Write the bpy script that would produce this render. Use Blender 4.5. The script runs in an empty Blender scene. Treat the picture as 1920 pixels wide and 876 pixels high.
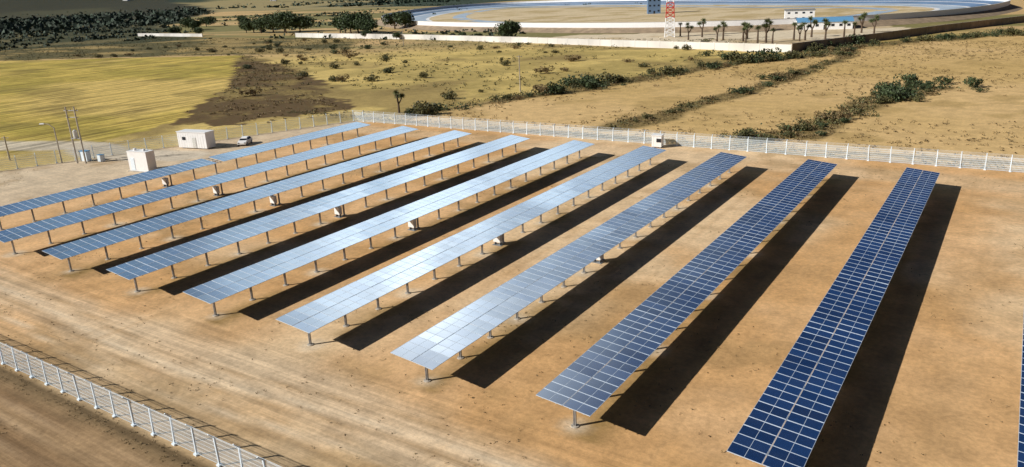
import bpy, math, random
import numpy as np
from mathutils import Matrix, Vector
random.seed(7); rng=np.random.default_rng(11)
SC=bpy.context.scene; COL=SC.collection
H=28.0
# ---------------------------------------------------------------- camera
cam=bpy.data.cameras.new('camera'); co=bpy.data.objects.new('camera',cam); COL.objects.link(co)
R=Matrix(((.8373,-.1374,.5292),(.5453,.2837,-.7888),(-.0418,.9490,.3125)))
co.matrix_world=Matrix.Translation((0,0,H))@R.to_4x4()
cam.lens=36*1429/1920; cam.clip_end=30000; cam.clip_start=.5
SC.camera=co
SC.view_settings.view_transform='Standard'; SC.view_settings.look='None'; SC.view_settings.exposure=0
# ---------------------------------------------------------------- materials
def new_mat(name):
    m=bpy.data.materials.new(name); m.use_nodes=True
    nt=m.node_tree; b=nt.nodes['Principled BSDF']; return m,nt,b
def N(nt,t,**k):
    n=nt.nodes.new(t)
    for a,v in k.items(): setattr(n,a,v)
    return n
def simple(name,col,rough=.6,metal=0,var=.25,scale=3.0,island=0,bump=0):
    m,nt,b=new_mat(name)
    tc=N(nt,'ShaderNodeTexCoord'); no=N(nt,'ShaderNodeTexNoise'); no.inputs['Scale'].default_value=scale; no.inputs['Detail'].default_value=5
    nt.links.new(tc.outputs['Object'],no.inputs['Vector'])
    mr=N(nt,'ShaderNodeMapRange'); mr.inputs[1].default_value=.3; mr.inputs[2].default_value=.7; mr.inputs[3].default_value=1-var; mr.inputs[4].default_value=1+var*.4
    nt.links.new(no.outputs[0],mr.inputs[0])
    val=mr.outputs[0]
    if island:
        g=N(nt,'ShaderNodeNewGeometry'); m2=N(nt,'ShaderNodeMapRange'); m2.inputs[3].default_value=1-island; m2.inputs[4].default_value=1+island
        nt.links.new(g.outputs['Random Per Island'],m2.inputs[0])
        mu=N(nt,'ShaderNodeMath',operation='MULTIPLY'); nt.links.new(val,mu.inputs[0]); nt.links.new(m2.outputs[0],mu.inputs[1]); val=mu.outputs[0]
    mx=N(nt,'ShaderNodeVectorMath',operation='SCALE'); mx.inputs[0].default_value=col; nt.links.new(val,mx.inputs['Scale'])
    nt.links.new(mx.outputs[0],b.inputs['Base Color'])
    b.inputs['Roughness'].default_value=rough; b.inputs['Metallic'].default_value=metal
    if bump:
        bp=N(nt,'ShaderNodeBump'); bp.inputs['Strength'].default_value=bump; nt.links.new(no.outputs[0],bp.inputs['Height']); nt.links.new(bp.outputs[0],b.inputs['Normal'])
    return m
M_alu=simple('aluminium_frame',(.62,.72,.84),.4,.0,.15)
M_steel=simple('galvanised_steel',(.50,.50,.50),.5,.2,.3)
M_back=simple('back_sheet',(.04,.042,.045),.7)
M_conc=simple('concrete',(.50,.45,.38),.9,0,.3,2)
M_white=simple('white_paint',(.90,.90,.90),.5,0,.06,1.5)
M_fence=simple('white_coated_wire',(.80,.91,1.0),.5,0,.06)
M_fence2=simple('grey_wire',(.66,.66,.63),.6,0,.2)
M_dark=simple('dark_opening',(.02,.022,.025),.3)
M_grey=simple('grey_paint',(.25,.26,.27),.6)
M_glass=simple('window_glass',(.015,.02,.03),.08)
M_rubber=simple('rubber',(.02,.02,.02),.8)
M_wood=simple('weathered_pole',(.42,.38,.33),.85,0,.3,4)
M_bark=simple('bark',(.13,.09,.06),.9,0,.4,3,bump=.3)
M_leafT=simple('tree_leaves',(.058,.092,.030),.7,0,.3,.5,island=.5)
M_leafD=simple('dark_leaves',(.052,.078,.027),.7,0,.4,.8,island=.6)
M_leafO=simple('olive_leaves',(.12,.115,.040),.7,0,.4,1.0,island=.6)
M_leafB=simple('dry_brush',(.24,.17,.075),.8,0,.4,1.0,island=.5)
M_leafF=simple('distant_leaves',(.036,.062,.038),.8,0,.4,.02,island=.5)
M_yucca=simple('yucca_leaves',(.11,.135,.045),.6,0,.3,1.0,island=.5)
M_red=simple('red_paint',(.60,.05,.03),.5)
M_bluep=simple('blue_roof',(.14,.36,.62),.5,0,.1)
M_wallw=simple('white_rendered_wall',(.78,.76,.72),.8,0,.30,.06)
M_wallb=simple('earth_block_wall',(.36,.27,.18),.9,0,.35,.3)
M_asph=simple('pale_asphalt',(.42,.52,.64),.8,0,.25,.05)
M_asph2=simple('banked_asphalt',(.15,.25,.42),.7,0,.35,.03)
M_paintw=simple('white_line_paint',(.86,.86,.86),.7,0,.1)

def panel_mat():
    m,nt,b=new_mat('solar_glass')
    g=N(nt,'ShaderNodeNewGeometry'); oi=N(nt,'ShaderNodeObjectInfo')
    ad=N(nt,'ShaderNodeMath',operation='ADD'); nt.links.new(g.outputs['Random Per Island'],ad.inputs[0]); nt.links.new(oi.outputs['Random'],ad.inputs[1])
    fr=N(nt,'ShaderNodeMath',operation='FRACT'); nt.links.new(ad.outputs[0],fr.inputs[0])
    cr=N(nt,'ShaderNodeValToRGB'); cr.color_ramp.elements[0].color=(.014,.055,.19,1); cr.color_ramp.elements[1].color=(.026,.095,.31,1)
    nt.links.new(fr.outputs[0],cr.inputs[0])
    no=N(nt,'ShaderNodeTexNoise'); no.inputs['Scale'].default_value=.8; no.inputs['Detail'].default_value=6
    nt.links.new(g.outputs['Position'],no.inputs['Vector'])
    mr=N(nt,'ShaderNodeMapRange'); mr.inputs[1].default_value=.4; mr.inputs[2].default_value=.75; mr.inputs[3].default_value=0; mr.inputs[4].default_value=.04
    nt.links.new(no.outputs[0],mr.inputs[0])
    mx=N(nt,'ShaderNodeMix',data_type='RGBA'); mx.inputs[7].default_value=(.45,.42,.38,1)
    nt.links.new(mr.outputs[0],mx.inputs[0]); nt.links.new(cr.outputs[0],mx.inputs[6]); nt.links.new(mx.outputs[2],b.inputs['Base Color'])
    mr2=N(nt,'ShaderNodeMapRange'); mr2.inputs[1].default_value=.3; mr2.inputs[2].default_value=.7; mr2.inputs[3].default_value=.05; mr2.inputs[4].default_value=.14
    nt.links.new(no.outputs[0],mr2.inputs[0]); nt.links.new(mr2.outputs[0],b.inputs['Roughness'])
    b.inputs['IOR'].default_value=5.5
    return m
M_pv=panel_mat()

# ---------------------------------------------------------------- mesh builder
class MB:
    def __init__(s): s.v=[];s.f=[];s.m=[]
    def box(s,c,d,rz=0,m=0,top=None):
        cx,cy,cz=c; i=len(s.v); ca,sa=math.cos(rz),math.sin(rz)
        for z in (-.5,.5):
            k=(1,1) if (z<0 or top is None) else top
            for x,y in ((-.5,-.5),(.5,-.5),(.5,.5),(-.5,.5)):
                X=x*d[0]*k[0];Y=y*d[1]*k[1]
                s.v.append((cx+X*ca-Y*sa,cy+X*sa+Y*ca,cz+z*d[2]))
        for f in ((0,3,2,1),(4,5,6,7),(0,1,5,4),(1,2,6,5),(2,3,7,6),(3,0,4,7)):
            s.f.append(tuple(i+j for j in f)); s.m.append(m)
    def cyl(s,p0,p1,r0,r1=None,n=8,m=0):
        if r1 is None: r1=r0
        p0=Vector(p0);p1=Vector(p1);d=(p1-p0).normalized()
        a=d.orthogonal().normalized();b=d.cross(a);i=len(s.v)
        for p,r in((p0,r0),(p1,r1)):
            for k in range(n):
                t=2*math.pi*k/n; s.v.append(tuple(p+(a*math.cos(t)+b*math.sin(t))*r))
        for k in range(n):
            k2=(k+1)%n; s.f.append((i+k,i+k2,i+n+k2,i+n+k)); s.m.append(m)
        s.f.append(tuple(i+n+k for k in range(n))); s.m.append(m)
        s.f.append(tuple(i+k for k in reversed(range(n)))); s.m.append(m)
    def quad(s,a,b,c,d,m=0):
        i=len(s.v); s.v+= [tuple(a),tuple(b),tuple(c),tuple(d)]; s.f.append((i,i+1,i+2,i+3)); s.m.append(m)
    def mesh(s,name,mats):
        me=bpy.data.meshes.new(name); me.from_pydata(s.v,[],s.f)
        for m in mats: me.materials.append(m)
        if len(mats)>1: me.polygons.foreach_set('material_index',s.m)
        me.update(); return me
def obj(name,me,loc=(0,0,0),rz=0,parent=None,scale=None,**kw):
    o=bpy.data.objects.new(name,me); COL.objects.link(o); o.location=loc; o.rotation_euler=(0,0,rz)
    if scale is not None: o.scale=scale
    if parent: o.parent=parent
    for k,v in kw.items(): o[k]=v
    return o
def thing(name,label,cat,loc=(0,0,0),rz=0,group=None,me=None,scale=None):
    o=obj(name,me,loc,rz,scale=scale,label=label,category=cat)
    if group: o['group']=group
    return o

# ---------------------------------------------------------------- noise helpers
def vn(x,y,s,seed=0):
    x=x/s+seed*17.3;y=y/s-seed*9.1
    xi=np.floor(x);yi=np.floor(y);fx=x-xi;fy=y-yi;fx=fx*fx*(3-2*fx);fy=fy*fy*(3-2*fy)
    def h(a,b):
        t=np.sin(a*127.1+b*311.7+seed*74.7)*43758.5453; return t-np.floor(t)
    return (h(xi,yi)*(1-fx)+h(xi+1,yi)*fx)*(1-fy)+(h(xi,yi+1)*(1-fx)+h(xi+1,yi+1)*fx)*fy
def fbm(x,y,s,seed=0,o=4):
    r=0;a=.5;t=0
    for i in range(o): r=r+a*vn(x,y,s,seed+i);t+=a;a*=.55;s/=2.1
    return r/t
def sm(a,b,x):
    t=np.clip((x-a)/(b-a),0,1); return t*t*(3-2*t)
def inpoly(x,y,P):
    r=np.zeros(np.shape(x),bool);n=len(P)
    for i in range(n):
        x1,y1=P[i];x2,y2=P[(i+1)%n]
        if y1==y2: continue
        c=((y1>y)!=(y2>y))&(x<(x2-x1)*(y-y1)/(y2-y1)+x1); r^=c
    return r
def pdist(x,y,P):
    d=np.full(np.shape(x),1e9)
    for (x1,y1),(x2,y2) in zip(P[:-1],P[1:]):
        L=(x2-x1)**2+(y2-y1)**2; t=np.clip(((x-x1)*(x2-x1)+(y-y1)*(y2-y1))/L,0,1)
        d=np.minimum(d,np.hypot(x-x1-t*(x2-x1),y-y1-t*(y2-y1)))
    return d
hedgeA=[(-116,133),(-112,144),(-108,159),(-104,168),(-100,178),(-100,188),(-96,194),(-92,207),(-88,221),(-81,241),(-75,253),(-69,264),(-61,278),(-52,308)]
hedgeA2=[(-66,296),(-50,318),(-38,337),(-22,352),(-5,379),(10,400)]
hedgeB=[(-66,134),(-62,149),(-61,164),(-58,177),(-56,192),(-54,208),(-52,240),(-49,271),(-52,300)]
hedgeC=[(-39,131),(-35,138),(-31,140),(-29,157),(-28,171),(-26,187),(-21,193),(-16,208)]
greenP=[(-800,90),(-450,195),(-389,218),(-318,244),(-216,160),(-166,112),(-160,86),(-168,60),(-190,20),(-800,20)]
brownP=[(-325,250),(-240,205),(-202,182),(-160,150),(-134,133),(-139,114),(-158,107),(-172,112),(-216,160)]
bandP=[(-640,120),(-540,170),(-450,199),(-389,222),(-318,248),(-270,262),(-330,345),(-480,350),(-640,420)]
darkP=[(-560,150),(-525,229),(-488,275),(-478,330),(-640,420),(-900,620),(-1357,995),(-2500,1600),(-9000,2500),(-9000,-2000),(-900,-200)]
compP=[(-124,123.5),(40,126),(40,23.5),(-175,23.5),(-149.5,60)]
tanP=hedgeA+[(-40,340),(60,460),(400,700),(900,200),(300,-100),(60,20),(40,126),(-110,123)]
# ---------------------------------------------------------------- ground
def axis(a,b,s,lo,hi,g):
    c=list(np.arange(a,b+s,s))
    st=s
    while c[-1]<hi: st*=1+g; c.append(c[-1]+st)
    st=s;pre=[c[0]]
    while pre[-1]>lo: st*=1+g; pre.append(pre[-1]-st)
    return np.array(pre[:0:-1]+c)
xs=axis(-165,20,.6,-9000,5000,.017); ys=axis(14,135,.6,-1500,9000,.017)
X,Y=np.meshgrid(xs,ys); nx,ny=len(xs),len(ys)
D=np.hypot(X,Y)
Z=np.zeros_like(X)
hill=sm(1500,3600,D)*sm(-900,-2200,X+.1*Y)
Z+=hill*(60+150*fbm(X,Y,1100,5,6))
Z+=sm(2500,6000,D)*(1-sm(-900,-2200,X+.1*Y))*30*fbm(X,Y,1500,9,3)
out=~inpoly(X,Y,[(-128,126),(44,128),(44,20),(-180,20),(-153,58)])
Z+=np.where(out&(D<3000),sm(0,60,pdist(X,Y,compP+[compP[0]]))*.5*(fbm(X,Y,30,3,3)-.5),0)
def C(*c): return np.array(c)
def mix(a,b,t): return a*(1-t[...,None])+b*t[...,None]
n1=fbm(X,Y,18,1,5);n2=fbm(X,Y,60,2,4);n3=fbm(X,Y,5,3,4);n4=fbm(X,Y,160,4,4)
wx=X+(fbm(X,Y,10,21)-.5)*8;wy=Y+(fbm(X,Y,10,22)-.5)*8
wx3=X+(fbm(X,Y,6,31)-.5)*9;wy3=Y+(fbm(X,Y,6,32)-.5)*9
wx8=X+(fbm(X,Y,14,33,5)-.5)*34;wy8=Y+(fbm(X,Y,14,34,5)-.5)*34
tan=C(.74,.51,.24);olive=C(.48,.365,.125);gold=C(.72,.54,.19)
col=mix(gold+0*X[...,None],olive,sm(.42,.62,n1*.55+n2*.45))
veg=np.full_like(X,.52)
t=sm(.48,.62,fbm(X,Y,32,8,5)); col=mix(col,C(.24,.17,.07),t*.6)
far=sm(330,420,D); fs=fbm(X*.35+Y*.25,Y*2.0-X*.4,120,12,3)
colfar=mix(tan*.86+0*X[...,None],C(.25,.225,.09),sm(.44,.60,fs)); col=mix(col,colfar,far); veg=veg*(1-far*.25)
p=inpoly(wx,wy,bandP); bb=mix(C(.44,.32,.13)+0*X[...,None],C(.13,.115,.05),sm(.40,.60,fbm(X*.6,Y*1.5,22,45,5))); col[p]=bb[p]; veg[p]=.7
p=inpoly(wx,wy,tanP); col[p]=mix(mix(tan+0*X[...,None],C(.64,.44,.18),sm(.35,.7,n2)),C(.48,.33,.13),sm(.56,.68,fbm(X,Y,11,47,5))*.6)[p]; veg[p]=.22+.32*sm(.45,.65,n2)[p]
p=inpoly(wx3,wy3,greenP); gg=mix(C(.64,.48,.115)+0*X[...,None],C(.46,.365,.080),sm(.35,.65,fbm(X*.4+Y,Y-X*.5,14,14,5))); gg=mix(gg,C(.74,.54,.17),sm(.45,.65,n2)); gg=mix(gg,C(.26,.20,.06),sm(.54,.68,n1)*.5); col[p]=gg[p]; veg[p]=.38
furrow=np.zeros_like(X); furrow[p]=1
edge=inpoly(wx3,wy3,brownP)&(X<-158)
p=inpoly(wx8,wy8,brownP)&(~inpoly(wx3,wy3,greenP))|edge
col[p]=mix(C(.15,.095,.045)+0*X[...,None],C(.34,.25,.09),sm(.44,.64,n3*.35+n1*.65))[p]; veg[p]=.72; furrow[p]=0
p=inpoly(X+(n4-.5)*120,Y+(n2-.5)*60,darkP); dd=mix(C(.045,.064,.036)+0*X[...,None],C(.20,.175,.085),sm(.52,.68,fbm(X,Y,70,41,5)))
fd=mix(C(.020,.036,.036)+0*X[...,None],C(.070,.084,.055),sm(.52,.68,fbm(X,Y,220,43,7))); dd=mix(dd,fd,sm(700,1600,D)); col[p]=dd[p]; veg[p]=.8
p=(X<-700)&(Y>900)&(~p); col[p]=mix(C(.38,.31,.15)+0*X[...,None],C(.05,.07,.045),sm(.42,.56,fbm(X*.6,Y,180,95,5)))[p]
yard=[(-140,305),(-70,290),(-50,336),(-30,386),(-60,430),(-120,392),(-200,372),(-230,326)]
p=inpoly(wx,wy,yard); col[p]=mix(C(.78,.66,.48)+0*X[...,None],C(.62,.48,.29),sm(.45,.65,n1))[p]; veg[p]=.15
inner=[(-140,400),(-250,415),(-330,435),(-400,480),(-470,560),(-520,650),(-540,760),(-440,810),(-293,760),(-150,700),(-60,640),(-40,560),(-60,460)]
p=inpoly(X,Y,inner); col[p]=mix(C(.72,.58,.37)+0*X[...,None],C(.54,.41,.21),sm(.45,.65,n1))[p]; veg[p]=.2
for P,w in((hedgeA,5),(hedgeA2,9),(hedgeB,3.4),(hedgeC,3.8),([(-128,128),(-118,126),(-60,127),(-20,129),(20,131)],1.6)):
    d=pdist(X,Y,P)+(n1-.5)*w*2.2
    t=1-sm(w*.35,w*1.1,d); col=mix(col,C(.21,.155,.06),t*.8); veg=np.maximum(veg,t*.8)
track=np.zeros_like(X)
p=inpoly(X,Y,compP)
cc=mix(C(.80,.51,.265)+0*X[...,None],C(.70,.415,.185),sm(.35,.65,n1)); cc=mix(cc,C(.84,.61,.37),sm(.46,.68,fbm(X,Y,26,51,4))); cc=mix(cc,C(.54,.33,.15),sm(.56,.70,fbm(X,Y,7,53,5))*.42)
w1=sm(28,30.5,Y+(n1-.5)*5)*(1-sm(33,36,Y+(n1-.5)*5)); cc=mix(cc,C(.84,.65,.44),w1*.7)
w2=sm(111,114,Y)*(1-sm(118,121,Y)); cc=mix(cc,C(.82,.61,.38),w2*.5)
w3=sm(-5,0,X)*.7; cc=mix(cc,C(.84,.65,.42),w3*sm(.35,.6,n2))
w4=1-sm(-122,-116,X+(n1-.5)*6); cc=mix(cc,C(.72,.60,.44),w4*.8)
for off in(0,1.7,5.2,6.9,9.5):
    yy=28.6+off*.6+2.2*np.sin((X+20)/24.0)+.5*np.sin(X/7.0); rut=np.exp(-((Y-yy)/.30)**2)*(X>-150); cc=mix(cc,C(.86,.70,.50) if off in(1.7,6.9) else C(.48,.31,.155),rut*.65)
for k in range(0,8):
    for off in(0,1.6):
        xx=-8.9-12.53*k+6.2+off+.5*np.sin(Y/11.0+k*1.7); rut=np.exp(-((X-xx)/.25)**2)*(Y>30)*(Y<116); cc=mix(cc,C(.56,.35,.17),rut*.32*sm(.3,.6,n3*.5+n1*.5))
d=sm(.58,.7,fbm(X,Y,9,61,4))*(1-w1)*(1-sm(-20,0,X)*.6); cc=mix(cc,C(.42,.27,.12),d*.45)
e=(1-sm(24.5,28,Y+(n1-.5)*3)); cc=mix(cc,C(.48,.34,.18),e*.5)
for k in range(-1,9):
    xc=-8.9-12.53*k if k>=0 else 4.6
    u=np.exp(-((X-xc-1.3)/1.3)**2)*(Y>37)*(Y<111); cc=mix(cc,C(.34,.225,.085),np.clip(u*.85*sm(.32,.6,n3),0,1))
    for j in range(18):
        if j%3==0 or j<1:
            rr=np.hypot(X-xc,Y-(38.4+4.15*j))+(n3-.5)*1.5; cc=mix(cc,C(.74,.62,.46),(1-sm(.4,1.5,rr))*.7)
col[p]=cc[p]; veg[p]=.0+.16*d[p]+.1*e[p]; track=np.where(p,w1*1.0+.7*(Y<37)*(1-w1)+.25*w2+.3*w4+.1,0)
q=(Y<23.3)&(X>-190)&(X<60)
oc=mix(C(.28,.175,.09)+0*X[...,None],C(.44,.29,.155),sm(.4,.6,vn(X*.15,Y*2.4,2,71))); oc=mix(oc,C(.08,.065,.04),sm(.5,.66,n3*.5+.5*n1)*sm(20.5,18.5,Y+X*0)*.9*sm(-50,-56,X)); oc=mix(oc,C(.13,.095,.05),(sm(21.2,22.4,Y+(n3-.5)*1.6))*.7)
for off in(0,1.8,3.0):
    rut=np.exp(-((Y-(17.6+off+.4*np.sin(X/9)))/.25)**2); oc=mix(oc,C(.58,.41,.25),rut*.6)
col[q]=oc[q]; veg[q]=.28; track[q]=1
pp=pdist(X,Y,[(-128,83),(-136,80),(-146,78),(-158,80),(-185,70)])+(n3-.5)*3
t=1-sm(3.5,5.5,pp); col=mix(col,C(.70,.62,.50),t*.85); veg*=1-t*.8
track=np.clip(track,0,1)
verts=np.stack([X,Y,Z],-1).reshape(-1,3)
ii=np.arange((ny-1)*(nx-1)); r=ii//(nx-1); c=ii%(nx-1); a=r*nx+c
quads=np.stack([a,a+1,a+nx+1,a+nx],-1)
me=bpy.data.meshes.new('ground')
me.vertices.add(len(verts)); me.vertices.foreach_set('co',verts.ravel())
me.loops.add(quads.size); me.loops.foreach_set('vertex_index',quads.ravel().astype(np.int32))
me.polygons.add(len(quads)); me.polygons.foreach_set('loop_start',(np.arange(len(quads))*4).astype(np.int32)); me.polygons.foreach_set('use_smooth',np.ones(len(quads),bool))
me.update(calc_edges=True)
at=me.color_attributes.new('soil','FLOAT_COLOR','POINT')
at.data.foreach_set('color',np.concatenate([np.clip(col,0,1).reshape(-1,3),np.ones((nx*ny,1))],1).ravel().astype(np.float32))
at=me.color_attributes.new('cover','FLOAT_COLOR','POINT')
at.data.foreach_set('color',np.stack([veg.ravel(),track.ravel(),furrow.ravel(),np.ones(nx*ny)],1).ravel().astype(np.float32))
def ground_mat():
    m,nt,b=new_mat('ground_soil'); L=nt.links.new
    a=N(nt,'ShaderNodeVertexColor',layer_name='soil'); c=N(nt,'ShaderNodeVertexColor',layer_name='cover')
    sp=N(nt,'ShaderNodeSeparateColor'); L(c.outputs[0],sp.inputs[0])
    g=N(nt,'ShaderNodeNewGeometry')
    def noise(scale,detail=6,vec=None,rough=.6):
        n=N(nt,'ShaderNodeTexNoise'); n.inputs['Scale'].default_value=scale; n.inputs['Detail'].default_value=detail; n.inputs['Roughness'].default_value=rough
        L(vec or g.outputs['Position'],n.inputs['Vector']); return n.outputs[0]
    def mr(v,a0,a1,b0,b1):
        n=N(nt,'ShaderNodeMapRange'); n.interpolation_type='SMOOTHSTEP'; L(v,n.inputs[0])
        for i,x in enumerate((a0,a1,b0,b1)):
            if hasattr(x,'links'): L(x,n.inputs[1+i])
            else: n.inputs[1+i].default_value=x
        return n.outputs[0]
    def math_(op,x,y):
        n=N(nt,'ShaderNodeMath',operation=op)
        for i,q in enumerate((x,y)):
            if hasattr(q,'links'): L(q,n.inputs[i])
            else: n.inputs[i].default_value=q
        return n.outputs[0]
    fine=noise(2.2,9,rough=.74); mid=noise(.35,8)
    f=math_('MULTIPLY',mr(fine,.3,.7,.80,1.13),mr(mid,.3,.7,.86,1.11))
    mp=N(nt,'ShaderNodeMapping'); mp.inputs['Scale'].default_value=(.03,1.3,1); mp.inputs['Rotation'].default_value=(0,0,.03); L(g.outputs['Position'],mp.inputs['Vector'])
    st=mr(noise(1.3,6,mp.outputs[0],.7),.35,.65,-.24,.10); st=math_('MULTIPLY',st,sp.outputs[1]); f=math_('MULTIPLY',f,math_('ADD',st,1))
    mp=N(nt,'ShaderNodeMapping'); mp.inputs['Scale'].default_value=(1.0,.05,1); mp.inputs['Rotation'].default_value=(0,0,.62); L(g.outputs['Position'],mp.inputs['Vector'])
    fu=mr(noise(.55,5,mp.outputs[0],.75),.38,.62,-.45,.22); fu=math_('MULTIPLY',fu,sp.outputs[2]); f=math_('MULTIPLY',f,math_('ADD',fu,1))
    sc=N(nt,'ShaderNodeVectorMath',operation='SCALE'); L(a.outputs[0],sc.inputs[0]); L(f,sc.inputs['Scale'])
    tn=noise(.9,8,rough=.75); thr=mr(sp.outputs[0],0,1,.74,.44)
    tm=mr(math_('SUBTRACT',tn,thr),0,.07,0,.8)
    mx=N(nt,'ShaderNodeMix',data_type='RGBA'); mx.inputs[7].default_value=(.13,.10,.04,1); L(tm,mx.inputs[0]); L(sc.outputs[0],mx.inputs[6])
    L(mx.outputs[2],b.inputs['Base Color']); b.inputs['Roughness'].default_value=.95; b.inputs['Specular IOR Level'].default_value=.1
    bp=N(nt,'ShaderNodeBump'); bp.inputs['Strength'].default_value=.38; bp.inputs['Distance'].default_value=.10
    L(math_('ADD',fine,math_('MULTIPLY',tm,1.5)),bp.inputs['Height']); L(bp.outputs[0],b.inputs['Normal'])
    return m
me.materials.append(ground_mat())
obj('ground',me,kind='structure')

# ---------------------------------------------------------------- solar rows
TH=math.atan(.1); HC=2.38; MW,ML=1.96,1.0; PITCH=1.026
def module(mb,ox=0,oy=0,oz=0):
    fw=.021
    hw,hl=MW/2,ML/2
    mb.box((ox,oy-hl+fw/2,oz),(MW,fw,.04),m=1); mb.box((ox,oy+hl-fw/2,oz),(MW,fw,.04),m=1)
    mb.box((ox-hw+fw/2,oy,oz),(fw,ML-2*fw,.04),m=1); mb.box((ox+hw-fw/2,oy,oz),(fw,ML-2*fw,.04),m=1)
    z=oz+.014; x0,x1,y0,y1=ox-hw+fw,ox+hw-fw,oy-hl+fw,oy+hl-fw
    mb.quad((x0,y0,z),(x1,y0,z),(x1,y1,z),(x0,y1,z),0)
    mb.quad((x0,y0,oz-.012),(x0,y1,oz-.012),(x1,y1,oz-.012),(x1,y0,oz-.012),2)
    mb.quad((ox-.014,y0,z+.003),(ox+.014,y0,z+.003),(ox+.014,y1,z+.003),(ox-.014,y1,z+.003),1)
mb=MB(); module(mb); ME_mod=mb.mesh('solar_panel',[M_pv,M_alu,M_back])
mb=MB()
mb.box((-.075,0,1.0),(.02,.16,2.2)); mb.box((.075,0,1.0),(.02,.16,2.2)); mb.box((0,0,1.0),(.13,.02,2.2))
mb.box((0,0,2.1),(.3,.24,.12))
mb.cyl((0,0,-.1),(0,0,.06),.32,.28,12,m=1)
ME_post=mb.mesh('post',[M_steel,M_conc])
mb=MB(); mb.box((0,0,0),(3.3,.09,.12)); mb.box((-.55,0,-.16),(.06,.06,.28)); mb.box((.55,0,-.16),(.06,.06,.28)); ME_beam=mb.mesh('cross_beam',[M_steel])
def solar_row(k,xc,y0,n,label,gap=None):
    root=thing('solar_panel_row',label,'solar panels',(xc,y0,0),group='parallel rows of ground mounted solar panels')
    cs,sn=math.cos(TH),math.sin(TH)
    L=n*PITCH; mods=[]
    for j in range(n):
        yy=(j+.5)*PITCH+(gap[1] if gap and j>=gap[0] else 0)
        for s in(-1,1): mods.append((s*(MW/2+.018),yy,j))
    vis=[m for m in mods]
    ph=random.uniform(0,6)
    for m_ in vis[:100]:
        o=obj('solar_panel',ME_mod,(m_[0]*cs,m_[1],HC-m_[0]*sn),parent=root)
        o.rotation_euler=(random.gauss(0,.007)+.008*math.sin(m_[1]*.5+ph),TH+random.gauss(0,.005),random.gauss(0,.001))
    if len(vis)>100:
        mb=MB()
        for m_ in vis[100:]: module(mb,m_[0],m_[1],0)
        o=obj('solar_panel',mb.mesh('solar_panel_far',[M_pv,M_alu,M_back]),(0,0,HC),parent=root,kind='stuff'); o.rotation_euler=(0,TH,0)
    tot=L+(gap[1] if gap else 0)
    mb=MB()
    for xo in(-1.5,-.5,.5,1.5):
        mb.box((xo,tot/2,-.065),(.07,tot-.1,.07))
    o=obj('purlin',mb.mesh('purlin',[M_steel]),(0,0,HC),parent=root); o.rotation_euler=(0,TH,0)
    y=1.6
    while y<tot-.8:
        obj('post',ME_post,(0,y,0),parent=root)
        b=obj('cross_beam',ME_beam,(0,y,HC-.165),parent=root); b.rotation_euler=(0,TH,0)
        y+=4.15
    return root
rowlab=['deep blue solar panel row on steel posts','long blue solar panel row casting dark shadow','blue solar panel row with pale sky glare','silvery solar panel row reflecting bright sky']
for k in range(9):
    lab=rowlab[0] if k==0 else rowlab[1] if k==1 else rowlab[2] if k in(2,7,8) else rowlab[3]
    if k==8: solar_row(k,-8.9-12.53*k,36.8,71,rowlab[2]+' and short gap',gap=(37,1.3))
    else: solar_row(k,-8.9-12.53*k,36.8,72,lab)
solar_row(-1,4.70,24.0,48,'shorter blue solar panel row on bare soil')

mb=MB(); mb.box((0,0,.95),(.95,.55,1.05)); mb.box((0,0,1.5),(1.05,.65,.05)); ME_cab=mb.mesh('cabinet_box',[M_white])
mb=MB(); mb.box((-.35,0,.21),(.07,.4,.42)); mb.box((.35,0,.21),(.07,.4,.42)); mb.box((0,0,.02),(1.2,.8,.06)); ME_cs=mb.mesh('stand',[M_grey])
mb=MB(); mb.box((0,-.285,.95),(.8,.02,.85)); ME_cd=mb.mesh('door',[M_white])
for k in range(2,9):
    xc=-8.9-12.53*k
    r_=thing('equipment_cabinet','white electrical cabinet on stand beside panel row','electrical cabinet',(xc-.15,66.6,0),random.uniform(-.1,.1),'electrical cabinets along the panel rows',scale=(.95,.9,.9))
    obj('cabinet_box',ME_cab,parent=r_); obj('stand',ME_cs,parent=r_); obj('door',ME_cd,parent=r_)

# ---------------------------------------------------------------- fences
def fence(p0,p1,label,mats,sp=3.0,h=2.0,vs=.1,vw=.018,hs=.2,hw=.02,outrig=.35,side=1,pr=.05):
    d=Vector((p1[0]-p0[0],p1[1]-p0[1],0));L=d.length;ang=math.atan2(d.y,d.x)
    root=thing('wire_fence',label,'fence',(p0[0],p0[1],0),ang)
    mb=MB(); mb.box((0,0,h/2),(pr*1.5,pr*1.5,h+.1)); mb.cyl((0,0,h),(0,side*outrig*.7,h+outrig*.8),pr*.7,pr*.6,6); mb.box((0,0,.05),(.3,.3,.14))
    mp=mb.mesh('post',[mats[0]])
    n=int(L/sp)
    for i in range(n+1):
        o=obj('post',mp,(i*L/n,0,0),parent=root); o.rotation_euler=(random.gauss(0,.02),random.gauss(0,.02),0)
    mb=MB(); x=0
    while x<L:
        mb.quad((x,0,.05),(x+vw,0,.05),(x+vw,0,h),(x,0,h)); x+=vs
    z=.1
    while z<=h:
        mb.quad((0,.004,z),(L,.004,z),(L,.004,z+hw),(0,.004,z+hw)); z+=hs
    obj('wire_mesh',mb.mesh('wire_mesh',[mats[1]]),parent=root)
    mb=MB()
    for f in(.35,.7,1.0):
        y_=side*outrig*.7*f;z_=h+outrig*.8*f
        mb.box((L/2,y_,z_),(L,.012,.012))
    obj('barbed_wire',mb.mesh('barbed_wire',[mats[0]]),parent=root)
    return root
fence((-90,23.6),(-20,23.6),'white welded mesh fence beside a dirt track',(M_fence,M_fence),2.33,2.05,.10,.022,.31,.028,side=-1,pr=.07,outrig=.5)
fence((-124,123),(22,124.6),'long pale wire mesh fence behind solar rows',(M_fence,M_fence),3.0,2.1,.14,.040,.3,.035,side=1,pr=.085)
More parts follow.
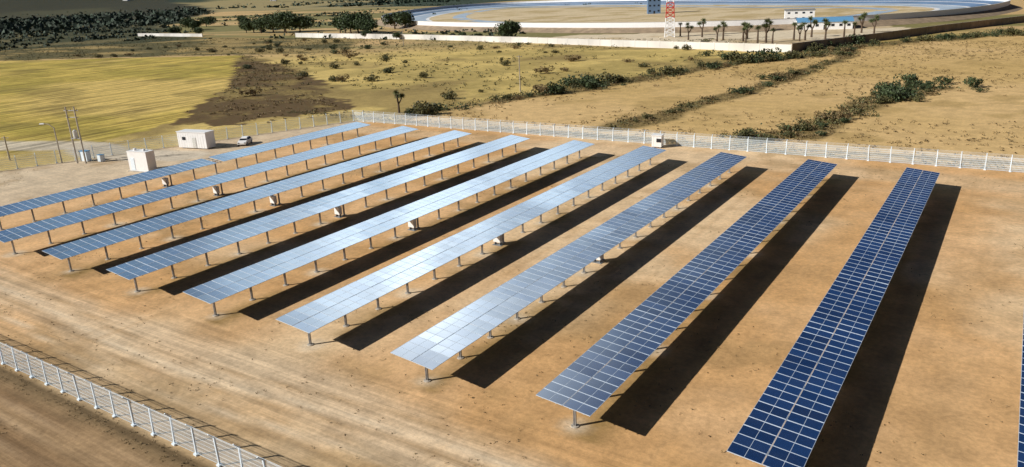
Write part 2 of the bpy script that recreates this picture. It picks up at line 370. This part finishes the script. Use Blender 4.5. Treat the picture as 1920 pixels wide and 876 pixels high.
fence((-149.5,60),(-124,123),'pale grey wire fence on slim posts beside field',(M_fence,M_fence),3.0,2.1,.14,.036,.35,.04,side=1,pr=.09)
fence((-166,18),(-149.5,60),'pale grey wire fence on slim posts near poles',(M_fence,M_fence),3.0,2.1,.14,.036,.35,.04,side=1,pr=.09)

# ---------------------------------------------------------------- site cabins, car, poles
def prefab(name,label,cat,loc,rz,L,W,Hh,win,doors):
    r_=thing(name,label,cat,loc,rz)
    mb=MB(); mb.box((0,0,Hh/2+.2),(L,W,Hh))
    for i in range(int(L/.6)): mb.box((-L/2+.3+i*.6,-W/2-.012,Hh/2+.2),(.05,.022,Hh-.2))
    obj('wall',mb.mesh('wall',[M_white]),parent=r_)
    mb=MB(); mb.box((0,0,Hh+.27),(L+.2,W+.2,.12)); obj('roof',mb.mesh('roof',[M_white]),parent=r_)
    mb=MB()
    for sx in(-1,1): mb.box((sx*L*.35,0,.1),(.3,W*.9,.2))
    obj('skid',mb.mesh('skid',[M_grey]),parent=r_)
    for w in win:
        mb=MB(); mb.box((0,0,0),(.8,.05,.6)); o=obj('window',mb.mesh('window',[M_glass]),(w,-W/2-.045,Hh*.6+.2),parent=r_)
    for w in doors:
        mb=MB(); mb.box((0,0,0),(.9,.05,2.0)); o=obj('door',mb.mesh('door',[M_fence2]),(w,-W/2-.045,1.22),parent=r_)
        mb=MB(); mb.box((0,0,0),(.12,.05,.05)); obj('handle',mb.mesh('handle',[M_dark]),(.32,-.05,0),parent=o)
    return r_
prefab('site_office','white portable site office with small windows','site office',(-132.3,88.6,0),.20,7.0,2.4,3.0,(-1.9,),(0.6,))
r_=thing('equipment_shelter','white box shaped electrical shelter with roof vents','equipment shelter',(-123.6,71.8,0),.16)
mb=MB(); mb.box((0,0,1.75),(4.4,1.8,3.3)); obj('wall',mb.mesh('wall',[M_white]),parent=r_)
mb=MB(); mb.box((0,0,.06),(4.9,2.4,.12)); obj('plinth',mb.mesh('plinth',[M_conc]),parent=r_)
mb=MB(); mb.box((0,0,3.46),(4.5,1.9,.1)); obj('roof',mb.mesh('roof',[M_white]),parent=r_)
for x in(-1.2,.9):
    mb=MB(); mb.cyl((x,0,3.5),(x,0,3.75),.25,.25,12); mb.cyl((x,0,3.75),(x,0,3.85),.32,.2,12); obj('roof_vent',mb.mesh('roof_vent',[M_white]),parent=r_)
mb=MB(); mb.box((-1.2,-.93,1.3),(.9,.05,2.1)); obj('door',mb.mesh('door',[M_fence]),parent=r_)
prefab('gate_booth','small grey booth with dark window by fence','booth',(-50.6,121.6,0),.1,1.7,1.4,1.9,(0.4,),())
def car(loc,rz):
    r_=thing('parked_car','white hatchback car parked on dusty ground','car',loc,rz)
    prof=[(-2.0,.35),(-2.02,.75),(-1.95,1.0),(-1.65,1.05),(-1.35,1.42),(-.9,1.5),(.1,1.48),(.55,1.3),(1.05,.98),(1.75,.86),(2.0,.7),(2.03,.35)]
    v=[];f=[];n=len(prof)
    def wid(z): return .84 if z<1.0 else .84-.28*(z-1.0)/.5
    for s in(-1,1):
        for x,z in prof: v.append((x,s*wid(z),z))
    f.append(tuple(range(n))[::-1]); f.append(tuple(range(n,2*n)))
    for i in range(n): j=(i+1)%n; f.append((i,j,n+j,n+i))
    me=bpy.data.meshes.new('body'); me.from_pydata(v,[],f); me.materials.append(M_white)
    o=obj('body',me,parent=r_); bv=o.modifiers.new('b','BEVEL'); bv.width=.05; bv.segments=2
    def q(name,pts,mat=M_glass):
        mb=MB(); mb.quad(*pts); obj(name,mb.mesh(name,[mat]),parent=r_)
    q('windscreen',[(1.02,-.74,1.02),(1.02,.74,1.02),(.62,.62,1.29),(.62,-.62,1.29)])
    q('rear_window',[(-1.7,.7,1.07),(-1.7,-.7,1.07),(-1.43,-.6,1.38),(-1.43,.6,1.38)])
    for s in(-1,1): q('side_window',[(-1.4,s*.85,1.04),(.75,s*.85,1.04),(.35,s*.68,1.38),(-1.15,s*.64,1.42)])
    for x in(-1.25,1.28):
        for s in(-1,1):
            w=MB(); w.cyl((0,s*-.1,0),(0,s*.1,0),.31,.31,16); wo=obj('wheel',w.mesh('tyre',[M_rubber]),(x,s*.8,.31),parent=r_)
            w=MB(); w.cyl((0,0,0),(0,s*.12,0),.18,.18,10); obj('rim',w.mesh('rim',[M_alu]),parent=wo)
    for s in(-1,1):
        mb=MB(); mb.box((2.02,s*.62,.68),(.06,.3,.14)); obj('headlight',mb.mesh('headlight',[M_glass]),parent=r_)
    return r_
car((-125.6,94.6,0),-1.0)
r_=thing('power_pole','twin pole electricity structure with transformer and crossarms','power pole',(-141,70.5,0),.35)
for x in(-.9,.9):
    mb=MB(); mb.cyl((x,0,0),(x,0,10.3),.16,.11,10); obj('pole',mb.mesh('pole',[M_conc]),parent=r_)
mb=MB(); mb.box((0,.14,9.6),(3.0,.1,.14)); mb.box((0,.14,8.4),(2.6,.1,.14)); mb.box((0,0,4.6),(2.0,.5,.12)); obj('crossarm',mb.mesh('crossarm',[M_steel]),parent=r_)
mb=MB(); mb.cyl((0,0,4.7),(0,0,6.0),.4,.4,14); mb.cyl((0,0,6.0),(0,0,6.2),.3,.1,10); obj('transformer',mb.mesh('transformer',[M_fence2]),parent=r_)
mb=MB()
for x in(-1.3,0,1.3): mb.cyl((x,.14,9.67),(x,.14,9.95),.06,.04,8)
obj('insulator',mb.mesh('insulator',[M_wallb]),parent=r_)
r_=thing('street_lamp','slim leaning street lamp with angled arm','street lamp',(-145,69,0),-2.56)
mb=MB(); mb.cyl((0,0,0),(0,0,6.6),.14,.09,8); mb.cyl((0,0,6.5),(.8,0,7.2),.08,.07,6); mb.cyl((.8,0,7.2),(1.7,0,7.35),.07,.06,6); obj('pole',mb.mesh('pole',[M_conc]),parent=r_)
mb=MB(); mb.box((2.0,0,7.35),(.9,.36,.18),top=(.8,.7)); obj('lamp_head',mb.mesh('lamp_head',[M_white]),parent=r_)
for loc,h in(((-112,174,0),9.6),((-158,66,0),4.6),((-262,300,0),9)):
    r_=thing('utility_pole','thin weathered wooden utility pole in dry grass','utility pole',loc,.4,'wooden utility poles')
    mb=MB(); mb.cyl((0,0,0),(0,0,h),.17,.11,8); obj('pole',mb.mesh('pole',[M_conc]),parent=r_)
    mb=MB(); mb.box((0,.1,h-.3),(1.6,.1,.12)); obj('crossarm',mb.mesh('crossarm',[M_wood]),parent=r_)
mb=MB(); mb.box((0,0,.8),(1.4,.8,1.5)); MEc=mb.mesh('housing',[M_fence]); mb=MB(); mb.box((0,0,1.6),(1.5,.9,.1)); MEl=mb.mesh('lid',[M_bluep])
for x,y,s in((-142.2,72.0,1.2),(-138.8,73,.8)):
    r_=thing('meter_cabinet','small white metering cabinet near power poles','meter cabinet',(x,y,0),.2,'small white metering cabinets',scale=(s,s,s))
    obj('housing',MEc,parent=r_); obj('lid',MEl,parent=r_)

# ---------------------------------------------------------------- vegetation
def leaf_quads(cent,size):
    n=len(cent); a=rng.normal(size=(n,3)); a/=np.linalg.norm(a,axis=1)[:,None]
    b=rng.normal(size=(n,3)); b-=a*(a*b).sum(1)[:,None]; b/=np.linalg.norm(b,axis=1)[:,None]
    s=(size*rng.uniform(.6,1.3,n))[:,None]
    return np.stack([cent-a*s-b*s*.6,cent+a*s-b*s*.6,cent+a*s*.7+b*s*.6,cent-a*s*.7+b*s*.6],1).reshape(-1,3)
def qmesh(name,v,mat):
    n=len(v)//4; me=bpy.data.meshes.new(name)
    me.vertices.add(len(v)); me.vertices.foreach_set('co',v.ravel().astype(np.float32))
    me.loops.add(n*4); me.loops.foreach_set('vertex_index',np.arange(n*4,dtype=np.int32))
    me.polygons.add(n); me.polygons.foreach_set('loop_start',np.arange(n,dtype=np.int32)*4)
    me.update(calc_edges=True); me.materials.append(mat); return me
def lobes(nl,n,spread,r,zc,flat=.75):
    out=[]
    for i in range(nl):
        c=np.array([rng.normal(0,spread),rng.normal(0,spread),zc+rng.uniform(-.25,.35)*r]); rr=r*rng.uniform(.45,.85)
        d=rng.normal(size=(n,3)); d/=np.linalg.norm(d,axis=1)[:,None]
        out.append(c+d*rr*(rng.uniform(.35,1.1,(n,1))**.5)*np.array([1,1,flat]))
    return np.concatenate(out)
bushes=[]
for i,mt in enumerate([M_leafD,M_leafD,M_leafO,M_leafO,M_leafB]):
    p=lobes(7,75,.42,.75,.55,.85); p=p[p[:,2]>0.02]; bushes.append(qmesh('bush',leaf_quads(p,np.full(len(p),.085)),mt))
def bush(x,y,s,k=None):
    k=random.choice((0,1,2,3)) if k is None else k
    lab=('dense dark green bush on dry ground','rounded olive green bush in dry grass','brown dry thorny bush on sandy soil')[0 if k<2 else 1 if k<4 else 2]
    thing('bush',lab,'bush',(x,y,-.05*s),random.uniform(0,6.28),'scattered scrub bushes on dry land',me=bushes[k],scale=(s*random.uniform(.85,1.2),s*random.uniform(.85,1.2),s*random.uniform(.75,1.1)))
def pick(P,n,jit,patchy=0):
    seg=[(math.dist(a,b),a,b) for a,b in zip(P[:-1],P[1:])];T=sum(s[0] for s in seg);o=[]
    while len(o)<n:
        t=random.uniform(0,T)
        if patchy and math.sin(t*.21+1)+math.sin(t*.083+n)+math.sin(t*.47)<patchy-1: continue
        for l,a,b in seg:
            if t<=l: break
            t-=l
        f=min(1,t/l); o.append((a[0]+(b[0]-a[0])*f+random.gauss(0,jit),a[1]+(b[1]-a[1])*f+random.gauss(0,jit)))
    return o
def along(P,n,jit,smin,smax,ks=(0,1,2,3)):
    for x,y in pick(P,n,jit,.6): bush(x,y,smin+(smax-smin)*random.random()**2,random.choice(ks))
along(hedgeA,66,1.8,.8,2.8,(0,1,2,2,3,4)); along(hedgeA2,34,4,1.0,3.4,(0,1,2,2)); along(hedgeB,38,1.4,.5,1.8,(0,2,3,4)); along(hedgeC,32,2.0,.6,1.8,(0,2,2,3,4))
for (cx,cy,n,sp,s0,s1) in((-99,188,6,2.5,1.6,3.2),(-23,190,9,3.8,1.3,2.7),(-17,206,8,4.5,1.0,2.4),(-55,212,3,1.5,1.1,2.0),(-75,256,5,5,1.8,3.4)):
    for i in range(n): bush(cx+random.gauss(0,sp),cy+random.gauss(0,sp),random.uniform(s0,s1),random.choice((0,0,1,2)))
cnt=0
while cnt<95:
    x=random.uniform(-430,-90);y=random.uniform(135,325)
    if inpoly(np.array([x]),np.array([y]),tanP)[0] or inpoly(np.array([x]),np.array([y]),greenP)[0]: continue
    bush(x,y,random.uniform(.8,2.4),random.choice((0,2,2,3,4,4))); cnt+=1
def clumps(x,y,per,rad,sz):
    r=rad*rng.uniform(.5,1.5,len(x))
    c=np.repeat(np.stack([x,y,0*x],1),per,0)+rng.normal(size=(len(x)*per,3))*np.repeat(r,per)[:,None]*np.array([.55,.55,.35])
    c[:,2]=np.abs(c[:,2])+.02
    return c,np.full(len(c),sz)
def scatter(n,x0,x1,y0,y1,test,per,rad,sz):
    x=rng.uniform(x0,x1,n);y=rng.uniform(y0,y1,n);k=test(x,y); return clumps(x[k],y[k],per,rad,sz)
def mk(name,cs,mat,**kw):
    v=leaf_quads(cs[0],cs[1]); obj(name,qmesh(name,v,mat),kind='stuff',**kw)
mid=lambda x,y:(~inpoly(x,y,tanP))&(~inpoly(x,y,greenP))&(~inpoly(x,y,compP))&(fbm(x,y,40,77)>.45)
mk('low_scrub',scatter(4600,-560,-95,126,345,mid,11,.7,.17),M_leafO)
mk('dry_scrub',scatter(3200,-340,-130,105,250,lambda x,y:inpoly(x,y,brownP)&(fbm(x,y,12,83)>.42),12,.6,.16),M_leafB)
mk('dry_tussocks',scatter(6500,-115,70,127,340,lambda x,y:(inpoly(x,y,tanP))&(fbm(x,y,30,78)>.46),9,.4,.11),M_leafB)
hp=np.array(pick(hedgeA,110,2.4,.6)+pick(hedgeA2,90,4.5,.6)+pick(hedgeB,50,1.8,.8)+pick(hedgeC,55,2.4,.8))
mk('hedgerow_undergrowth',clumps(hp[:,0],hp[:,1],34,1.2,.17),M_leafO)
hp=np.array(pick(hedgeA,150,3.0)+pick(hedgeA2,60,5)+pick(hedgeB,130,2.0)+pick(hedgeC,110,2.5))
mk('hedgerow_dry_brush',clumps(hp[:,0],hp[:,1],26,.9,.13),M_leafB)
hp=np.array(pick(hedgeA,70,2.0,.9)+pick(hedgeA2,70,4,.8)+pick(hedgeC,14,1.5,1))
mk('hedgerow_thicket',clumps(hp[:,0],hp[:,1],40,1.7,.18),M_leafD)
mk('compound_weeds',scatter(5200,-145,12,24,122,lambda x,y:fbm(x,y,9,61,4)>.55,5,.13,.04),M_leafB)
mk('trackside_weeds',scatter(2400,-85,-18,13,23.4,lambda x,y:(y>21.9)|((y<19.5)&(x<-55)),7,.13,.035),M_leafB)
mk('fence_weeds',scatter(900,-150,20,124.8,128.5,lambda x,y:fbm(x,y,6,79)>.42,8,.3,.09),M_leafO)
mk('distant_scrubland',scatter(7200,-1600,-470,120,1200,lambda x,y:inpoly(x+(fbm(x,y,60,91)-.5)*160,y,darkP)&(fbm(x,y,70,80)>.38),9,2.4,1.0),M_leafF)
mk('hillside_woodland',scatter(9000,-3600,-800,300,2500,lambda x,y:(inpoly(x,y,darkP)|((y>1000)&(fbm(x,y,160,97)>.50)))&(x*x+y*y<2600**2),8,6,2.6),M_leafF)
mk('field_scrub',scatter(2800,-900,-200,330,1000,lambda x,y:(fbm(x,y,60,81)>.56)&(~inpoly(x,y,inner)),8,1.8,.9),M_leafF)
def tree_meshes(seed,nl=12):
    mb=MB(); r0=.32; mb.cyl((0,0,-.1),(0.15,0,2.2),r0,r0*.7,9)
    for i in range(6):
        a=i*1.05+random.uniform(-.3,.3); e=(.15+math.cos(a)*random.uniform(1.6,2.8),math.sin(a)*random.uniform(1.6,2.8),random.uniform(4,6)); m_=(.15+math.cos(a)*.7,math.sin(a)*.7,3.0)
        mb.cyl((.15,0,2.1),m_,r0*.5,r0*.35,7); mb.cyl(m_,e,r0*.35,r0*.1,6)
    tr=mb.mesh('trunk',[M_bark])
    p=lobes(nl,230,1.7,3.3,4.2,.95); p=p[p[:,2]>.4]
    return tr,qmesh('crown',leaf_quads(p,np.full(len(p),.27)),M_leafT)
TM=[tree_meshes(i) for i in range(3)]
def tree(x,y,s,lab='broad dark green tree standing in dry field'):
    k=random.randrange(3); r_=thing('tree',lab,'tree',(x,y,0),random.uniform(0,6.28),'broad dark green trees',scale=(s*1.2,s*1.2,s*1.2))
    obj('trunk',TM[k][0],parent=r_); obj('crown',TM[k][1],parent=r_)
for x,y,s in((-218,331,1.25),(-223,335,.95),(-250,334,.55),(-241,336,.45),
 (-490,392,1.25),(-478,389,1.3),(-468,392,1.5),(-459,395,1.7),(-452,390,1.55),(-446,398,1.4),(-500,393,1.0),
 (-396,389,1.35),(-388,386,1.6),(-379,382,1.55),(-370,380,1.6),(-362,377,1.4),(-354,372,1.1),(-378,425,1.45),(-371,428,1.3),
 (-520,366,.7),(-560,372,.8),(-600,420,1.1),(-620,430,1.3),(-580,455,1.0),(-655,470,1.2),(-640,500,1.1),(-300,338,.45),(-330,345,.5)):
    tree(x,y,s)
def yucca_mesh(nb_):
    mb=MB(); tips=[]
    mb.cyl((0,0,-.1),(0,0,2.6),.34,.25,8)
    if nb_==1: mb.cyl((0,0,2.6),(.1,0,4.6),.25,.2,7); tips=[(.1,0,4.6)]
    else:
        for i in range(nb_):
            a=i*6.28/nb_+random.uniform(-.4,.4); r=random.uniform(.5,1.3); e=(math.cos(a)*r,math.sin(a)*r,random.uniform(4.0,6.2))
            m_=(math.cos(a)*r*.6,math.sin(a)*r*.6,3.4); mb.cyl((0,0,2.5),m_,.22,.18,7); mb.cyl(m_,e,.18,.15,7); tips.append(e)
    tr=mb.mesh('trunk',[M_bark])
    mb=MB()
    for t in tips:
        for i in range(120):
            d=Vector((random.gauss(0,1),random.gauss(0,1),random.gauss(.25,.8))).normalized(); s=d.orthogonal().normalized()*.08
            L=random.uniform(.7,1.2); t_=Vector(t); mb.quad(t_-s,t_+s,t_+d*L+s*.2,t_+d*L-s*.2)
    return tr,mb.mesh('crown',[M_yucca])
YM=[yucca_mesh(n) for n in(1,1,2,3,4)]
def yucca(x,y,s,lab='tall branching yucca tree on pale sand',k=None):
    k=random.randrange(5) if k is None else k; r_=thing('yucca_tree',lab,'yucca tree',(x,y,0),random.uniform(0,6.28),'tall branching yucca trees',scale=(s,s,s))
    obj('trunk',YM[k][0],parent=r_); obj('crown',YM[k][1],parent=r_)
for x,y in((-140,362),(-128,341),(-127,356),(-112,333),(-112,341),(-101,334),(-98,328),(-92,324),(-90,329),(-86,324),(-82,342),(-78,335),(-77,340),(-78,356),(-65,357),(-60,351),(-62,380),(-55,368),(-104,350),(-70,345)):
    yucca(x,y,random.uniform(1.0,1.5))
yucca(-121,135,.85,'lone yucca tree beside the far fence',k=3)

# ---------------------------------------------------------------- walls
def wall(P,h,label,mat,th=.3,cap=True):
    r_=thing('boundary_wall',label,'wall',(P[0][0],P[0][1],0))
    mb=MB();mc=MB();mp=MB()
    for (x0,y0),(x1,y1) in zip(P[:-1],P[1:]):
        L=math.hypot(x1-x0,y1-y0);a=math.atan2(y1-y0,x1-x0);cx=(x0+x1)/2-P[0][0];cy=(y0+y1)/2-P[0][1]
        mb.box((cx,cy,h/2-.1),(L,th,h+.2),a); mc.box((cx,cy,h+.06),(L+.02,th+.14,.12),a)
        n=int(L/6)
        for i in range(n+1):
            f=i/n; mp.box((x0+(x1-x0)*f-P[0][0],y0+(y1-y0)*f-P[0][1],h/2),(.45,.45,h+.3),a)
    obj('wall_face',mb.mesh('wall_face',[mat]),parent=r_); obj('coping',mc.mesh('coping',[M_conc]),parent=r_); obj('pillar',mp.mesh('pillar',[mat]),parent=r_)
wall([(-399,352),(-290,339),(-207,322),(-138,305),(-70,290)],2.7,'long white rendered boundary wall across dry field',M_wallw)
wall([(-590,360),(-540,358),(-500,354)],2.2,'pale low wall among dark trees',M_wallw)
wall([(-70,290),(-50,336),(-30,386),(-2,445),(30,520)],3.0,'long earth coloured block wall beside hedge',M_wallb)

# ---------------------------------------------------------------- race oval
OV=[(-125,397),(-183,388),(-250,396),(-325,414),(-405,455),(-485,530),(-548,640),(-580,760),(-540,830),(-441,837),(-293,791),(-147,718),(-62,676),(-14,606),(-16,530),(-36,470),(-72,425)]
def cr(P,n=10):
    o=[];m=len(P)
    for i in range(m):
        p0,p1,p2,p3=[np.array(P[(i+j-1)%m],float) for j in range(4)]
        for k in range(n):
            t=k/n; o.append(.5*((2*p1)+(-p0+p2)*t+(2*p0-5*p1+4*p2-p3)*t*t+(-p0+3*p1-3*p2+p3)*t**3))
    return np.array(o)
oc=cr(OV)
for _ in range(6): oc=(np.roll(oc,1,0)+oc*2+np.roll(oc,-1,0))/4
tg=np.roll(oc,-1,0)-np.roll(oc,1,0); tg/=np.linalg.norm(tg,axis=1)[:,None]; nr=np.stack([-tg[:,1],tg[:,0]],1)
if ((oc+nr*10-np.array([-290,600]))**2).sum()>((oc-np.array([-290,600]))**2).sum(): nr=-nr
def ribbon(name,o0,z0,o1,z1,mat,**kw):
    mb=MB(); n=len(oc)
    for i in range(n):
        j=(i+1)%n; a,b=oc[i]+nr[i]*o0,oc[j]+nr[j]*o0; c,d=oc[j]+nr[j]*o1,oc[i]+nr[i]*o1
        mb.quad((*a,z0),(*b,z0),(*c,z1),(*d,z1))
    return obj(name,mb.mesh(name,[mat]),**kw)
ribbon('racetrack_embankment',-7,.0,0,2.4,M_wallb,kind='structure')
ribbon('racetrack',.3,3.0,9,1.9,M_asph2,kind='structure')
ribbon('racetrack_lane_line',9,1.9,10.6,1.75,M_paintw,kind='structure')
ribbon('racetrack_lane',10.6,1.75,20,.5,M_asph2,kind='structure')
ribbon('racetrack_line',20,.5,22.5,.45,M_paintw,kind='structure')
ribbon('racetrack_apron',22.5,.45,38,.12,M_asph,kind='structure')
ribbon('racetrack_inner_line',38,.12,41,.1,M_paintw,kind='structure')
ribbon('racetrack_inner_road',62,.1,74,.1,M_asph,kind='structure')
r_=thing('racetrack_wall','white concrete safety wall around banked racetrack','racetrack wall',(0,0,0))
w=ribbon('wall_face',0,1.8,0.0,5.2,M_paintw); w.parent=r_
w=ribbon('coping',-.25,5.2,.25,5.2,M_paintw); w.parent=r_
w=ribbon('inner_face',.25,2.0,.25,5.198,M_paintw); w.parent=r_

# ---------------------------------------------------------------- mast, tower, buildings
r_=thing('radio_mast','red and white lattice mast with dish antennas','radio mast',(-143,356,0),.4)
def latt(z0,z1,mat):
    mb=MB(); nseg=max(1,int((z1-z0)/2))
    w=lambda z:2.1*(1-z/46)+.25
    cs=((-1,-1),(1,-1),(1,1),(-1,1))
    for i in range(nseg):
        a=z0+(z1-z0)*i/nseg;b=z0+(z1-z0)*(i+1)/nseg
        for k in range(4):
            c0=cs[k];c1=cs[(k+1)%4]
            P0=(c0[0]*w(a),c0[1]*w(a),a);P1=(c0[0]*w(b),c0[1]*w(b),b);Q0=(c1[0]*w(a),c1[1]*w(a),a);Q1=(c1[0]*w(b),c1[1]*w(b),b)
            mb.cyl(P0,P1,.20,.20,6); mb.cyl(P0,Q1,.13,.13,5); mb.cyl(Q0,P1,.13,.13,5); mb.cyl(P1,Q1,.13,.13,5)
    return mb.mesh('mast_section',[mat])
z=0;i=0
for h in(9,7,5,5,5,5): obj('mast_section',latt(z,z+h,M_white if i%2==0 else M_red),parent=r_); z+=h;i+=1
for z,a in((14,0),(18,2.0)):
    mb=MB(); mb.cyl((math.cos(a)*2,math.sin(a)*2,z),(math.cos(a)*2.6,math.sin(a)*2.6,z),.3,.9,14); obj('dish_antenna',mb.mesh('dish_antenna',[M_white]),parent=r_)
def building(name,label,cat,loc,rz,L,W,Hh,wm,rm,win,storeys=1,over=.4,pitch=0):
    r_=thing(name,label,cat,loc,rz)
    mb=MB(); mb.box((0,0,Hh/2),(L,W,Hh)); obj('wall',mb.mesh('wall',[wm]),parent=r_)
    mb=MB()
    if pitch:
        a,b=L/2+over,W/2+over
        mb.quad((-a,-b,Hh+.05),(a,-b,Hh+.05),(a,0,Hh+pitch),(-a,0,Hh+pitch)); mb.quad((-a,0,Hh+pitch),(a,0,Hh+pitch),(a,b,Hh+.05),(-a,b,Hh+.05))
        mb.box((0,-b,Hh-.1),(2*a,.12,.3))
    else: mb.box((0,0,Hh+.2),(L+over*2,W+over*2,.4))
    obj('roof',mb.mesh('roof',[rm]),parent=r_)
    sh=Hh/storeys
    mb=MB(); mb.box((0,0,0),(1.4,.08,sh*.3)); mw=mb.mesh('window',[M_glass])
    for s in range(storeys):
        for i in range(win):
            x=-L/2+L*(i+.5)/win
            if s==0 and i==win//2:
                d=MB(); d.box((0,0,0),(1.2,.08,2.2)); obj('door',d.mesh('door',[M_dark]),(x,-W/2-.05,1.1),parent=r_); continue
            obj('window',mw,(x,-W/2-.05,sh*(s+.55)),parent=r_)
    return r_
building('clubhouse','long low white building with blue roof','building',(-84,408,0),.30,25,11,3.8,M_white,M_bluep,7,pitch=1.8)
building('workshop','two storey white building with dark windows','building',(-112,476,0),.30,16,9,6.0,M_white,M_grey,4,2)
building('control_tower','tall dark glazed racetrack control tower','tower',(-250,588,0),.5,10,8,20,M_asph2,M_white,3,5)
for i in range(16):
    x=random.uniform(-2300,-1500);y=1.0*random.uniform(1100,1700)
    if i<8: x=-2242+random.uniform(-200,500); y=1500+random.uniform(-150,250)
    ix=np.searchsorted(xs,x);iy=np.searchsorted(ys,y); zz=float(Z[iy,ix])
    b_=building('house','small pale flat roofed house on dark hillside','house',(x,y,zz-1),random.uniform(0,1.5),14,10,6,M_white,M_conc,2)
    b_['group']='small pale houses of distant town'

# ---------------------------------------------------------------- light
SUN=Vector((1.15,1.25,-1.0)).normalized()
sl=bpy.data.lights.new('sun','SUN'); sl.energy=5.0; sl.angle=math.radians(.5); sl.color=(1,.96,.89)
so=bpy.data.objects.new('sun',sl); COL.objects.link(so); so.rotation_euler=SUN.to_track_quat('-Z','Y').to_euler()
w=bpy.data.worlds.new('World'); SC.world=w; w.use_nodes=True; nt=w.node_tree; bg=nt.nodes['Background']; L=nt.links.new
sky=N(nt,'ShaderNodeTexSky',sky_type='NISHITA'); sky.sun_disc=False; sky.sun_elevation=math.asin(-SUN.z); sky.sun_rotation=math.atan2(-SUN.x,-SUN.y)%(2*math.pi)
sky.dust_density=.0; sky.air_density=.2; sky.ozone_density=2.0
tc=N(nt,'ShaderNodeTexCoord'); nm=N(nt,'ShaderNodeVectorMath',operation='NORMALIZE'); L(tc.outputs['Generated'],nm.inputs[0])
def lobe(dr,pw,amp,nscale):
    dt=N(nt,'ShaderNodeVectorMath',operation='DOT_PRODUCT'); L(nm.outputs[0],dt.inputs[0]); dt.inputs[1].default_value=Vector(dr).normalized()
    mx=N(nt,'ShaderNodeMath',operation='MAXIMUM'); L(dt.outputs['Value'],mx.inputs[0]); mx.inputs[1].default_value=0
    p=N(nt,'ShaderNodeMath',operation='POWER'); L(mx.outputs[0],p.inputs[0]); p.inputs[1].default_value=pw
    no=N(nt,'ShaderNodeTexNoise'); no.inputs['Scale'].default_value=nscale; no.inputs['Detail'].default_value=5; L(nm.outputs[0],no.inputs['Vector'])
    mr=N(nt,'ShaderNodeMapRange'); mr.inputs[1].default_value=.38; mr.inputs[2].default_value=.62; mr.inputs[3].default_value=.42; mr.inputs[4].default_value=1; L(no.outputs[0],mr.inputs[0])
    m1=N(nt,'ShaderNodeMath',operation='MULTIPLY'); L(p.outputs[0],m1.inputs[0]); L(mr.outputs[0],m1.inputs[1])
    m2=N(nt,'ShaderNodeMath',operation='MULTIPLY'); L(m1.outputs[0],m2.inputs[0]); m2.inputs[1].default_value=amp; return m2.outputs[0]
s1=lobe((-.54,.68,.50),70,48,8); s2=lobe((-.78,.58,.27),26,26,5); s3=lobe((-.46,.82,.33),70,30,8)
def tint(v,c):
    s=N(nt,'ShaderNodeVectorMath',operation='SCALE'); s.inputs[0].default_value=c; L(v,s.inputs['Scale']); return s.outputs[0]
v1=N(nt,'ShaderNodeVectorMath',operation='ADD'); L(tint(s1,(.90,1,1.06)),v1.inputs[0]); L(tint(s2,(.55,.85,1.06)),v1.inputs[1])
v2=N(nt,'ShaderNodeVectorMath',operation='ADD'); L(v1.outputs[0],v2.inputs[0]); L(tint(s3,(.74,.94,1.08)),v2.inputs[1])
va=N(nt,'ShaderNodeVectorMath',operation='ADD'); L(sky.outputs[0],va.inputs[0]); L(v2.outputs[0],va.inputs[1])
L(va.outputs[0],bg.inputs['Color']); bg.inputs['Strength'].default_value=.05
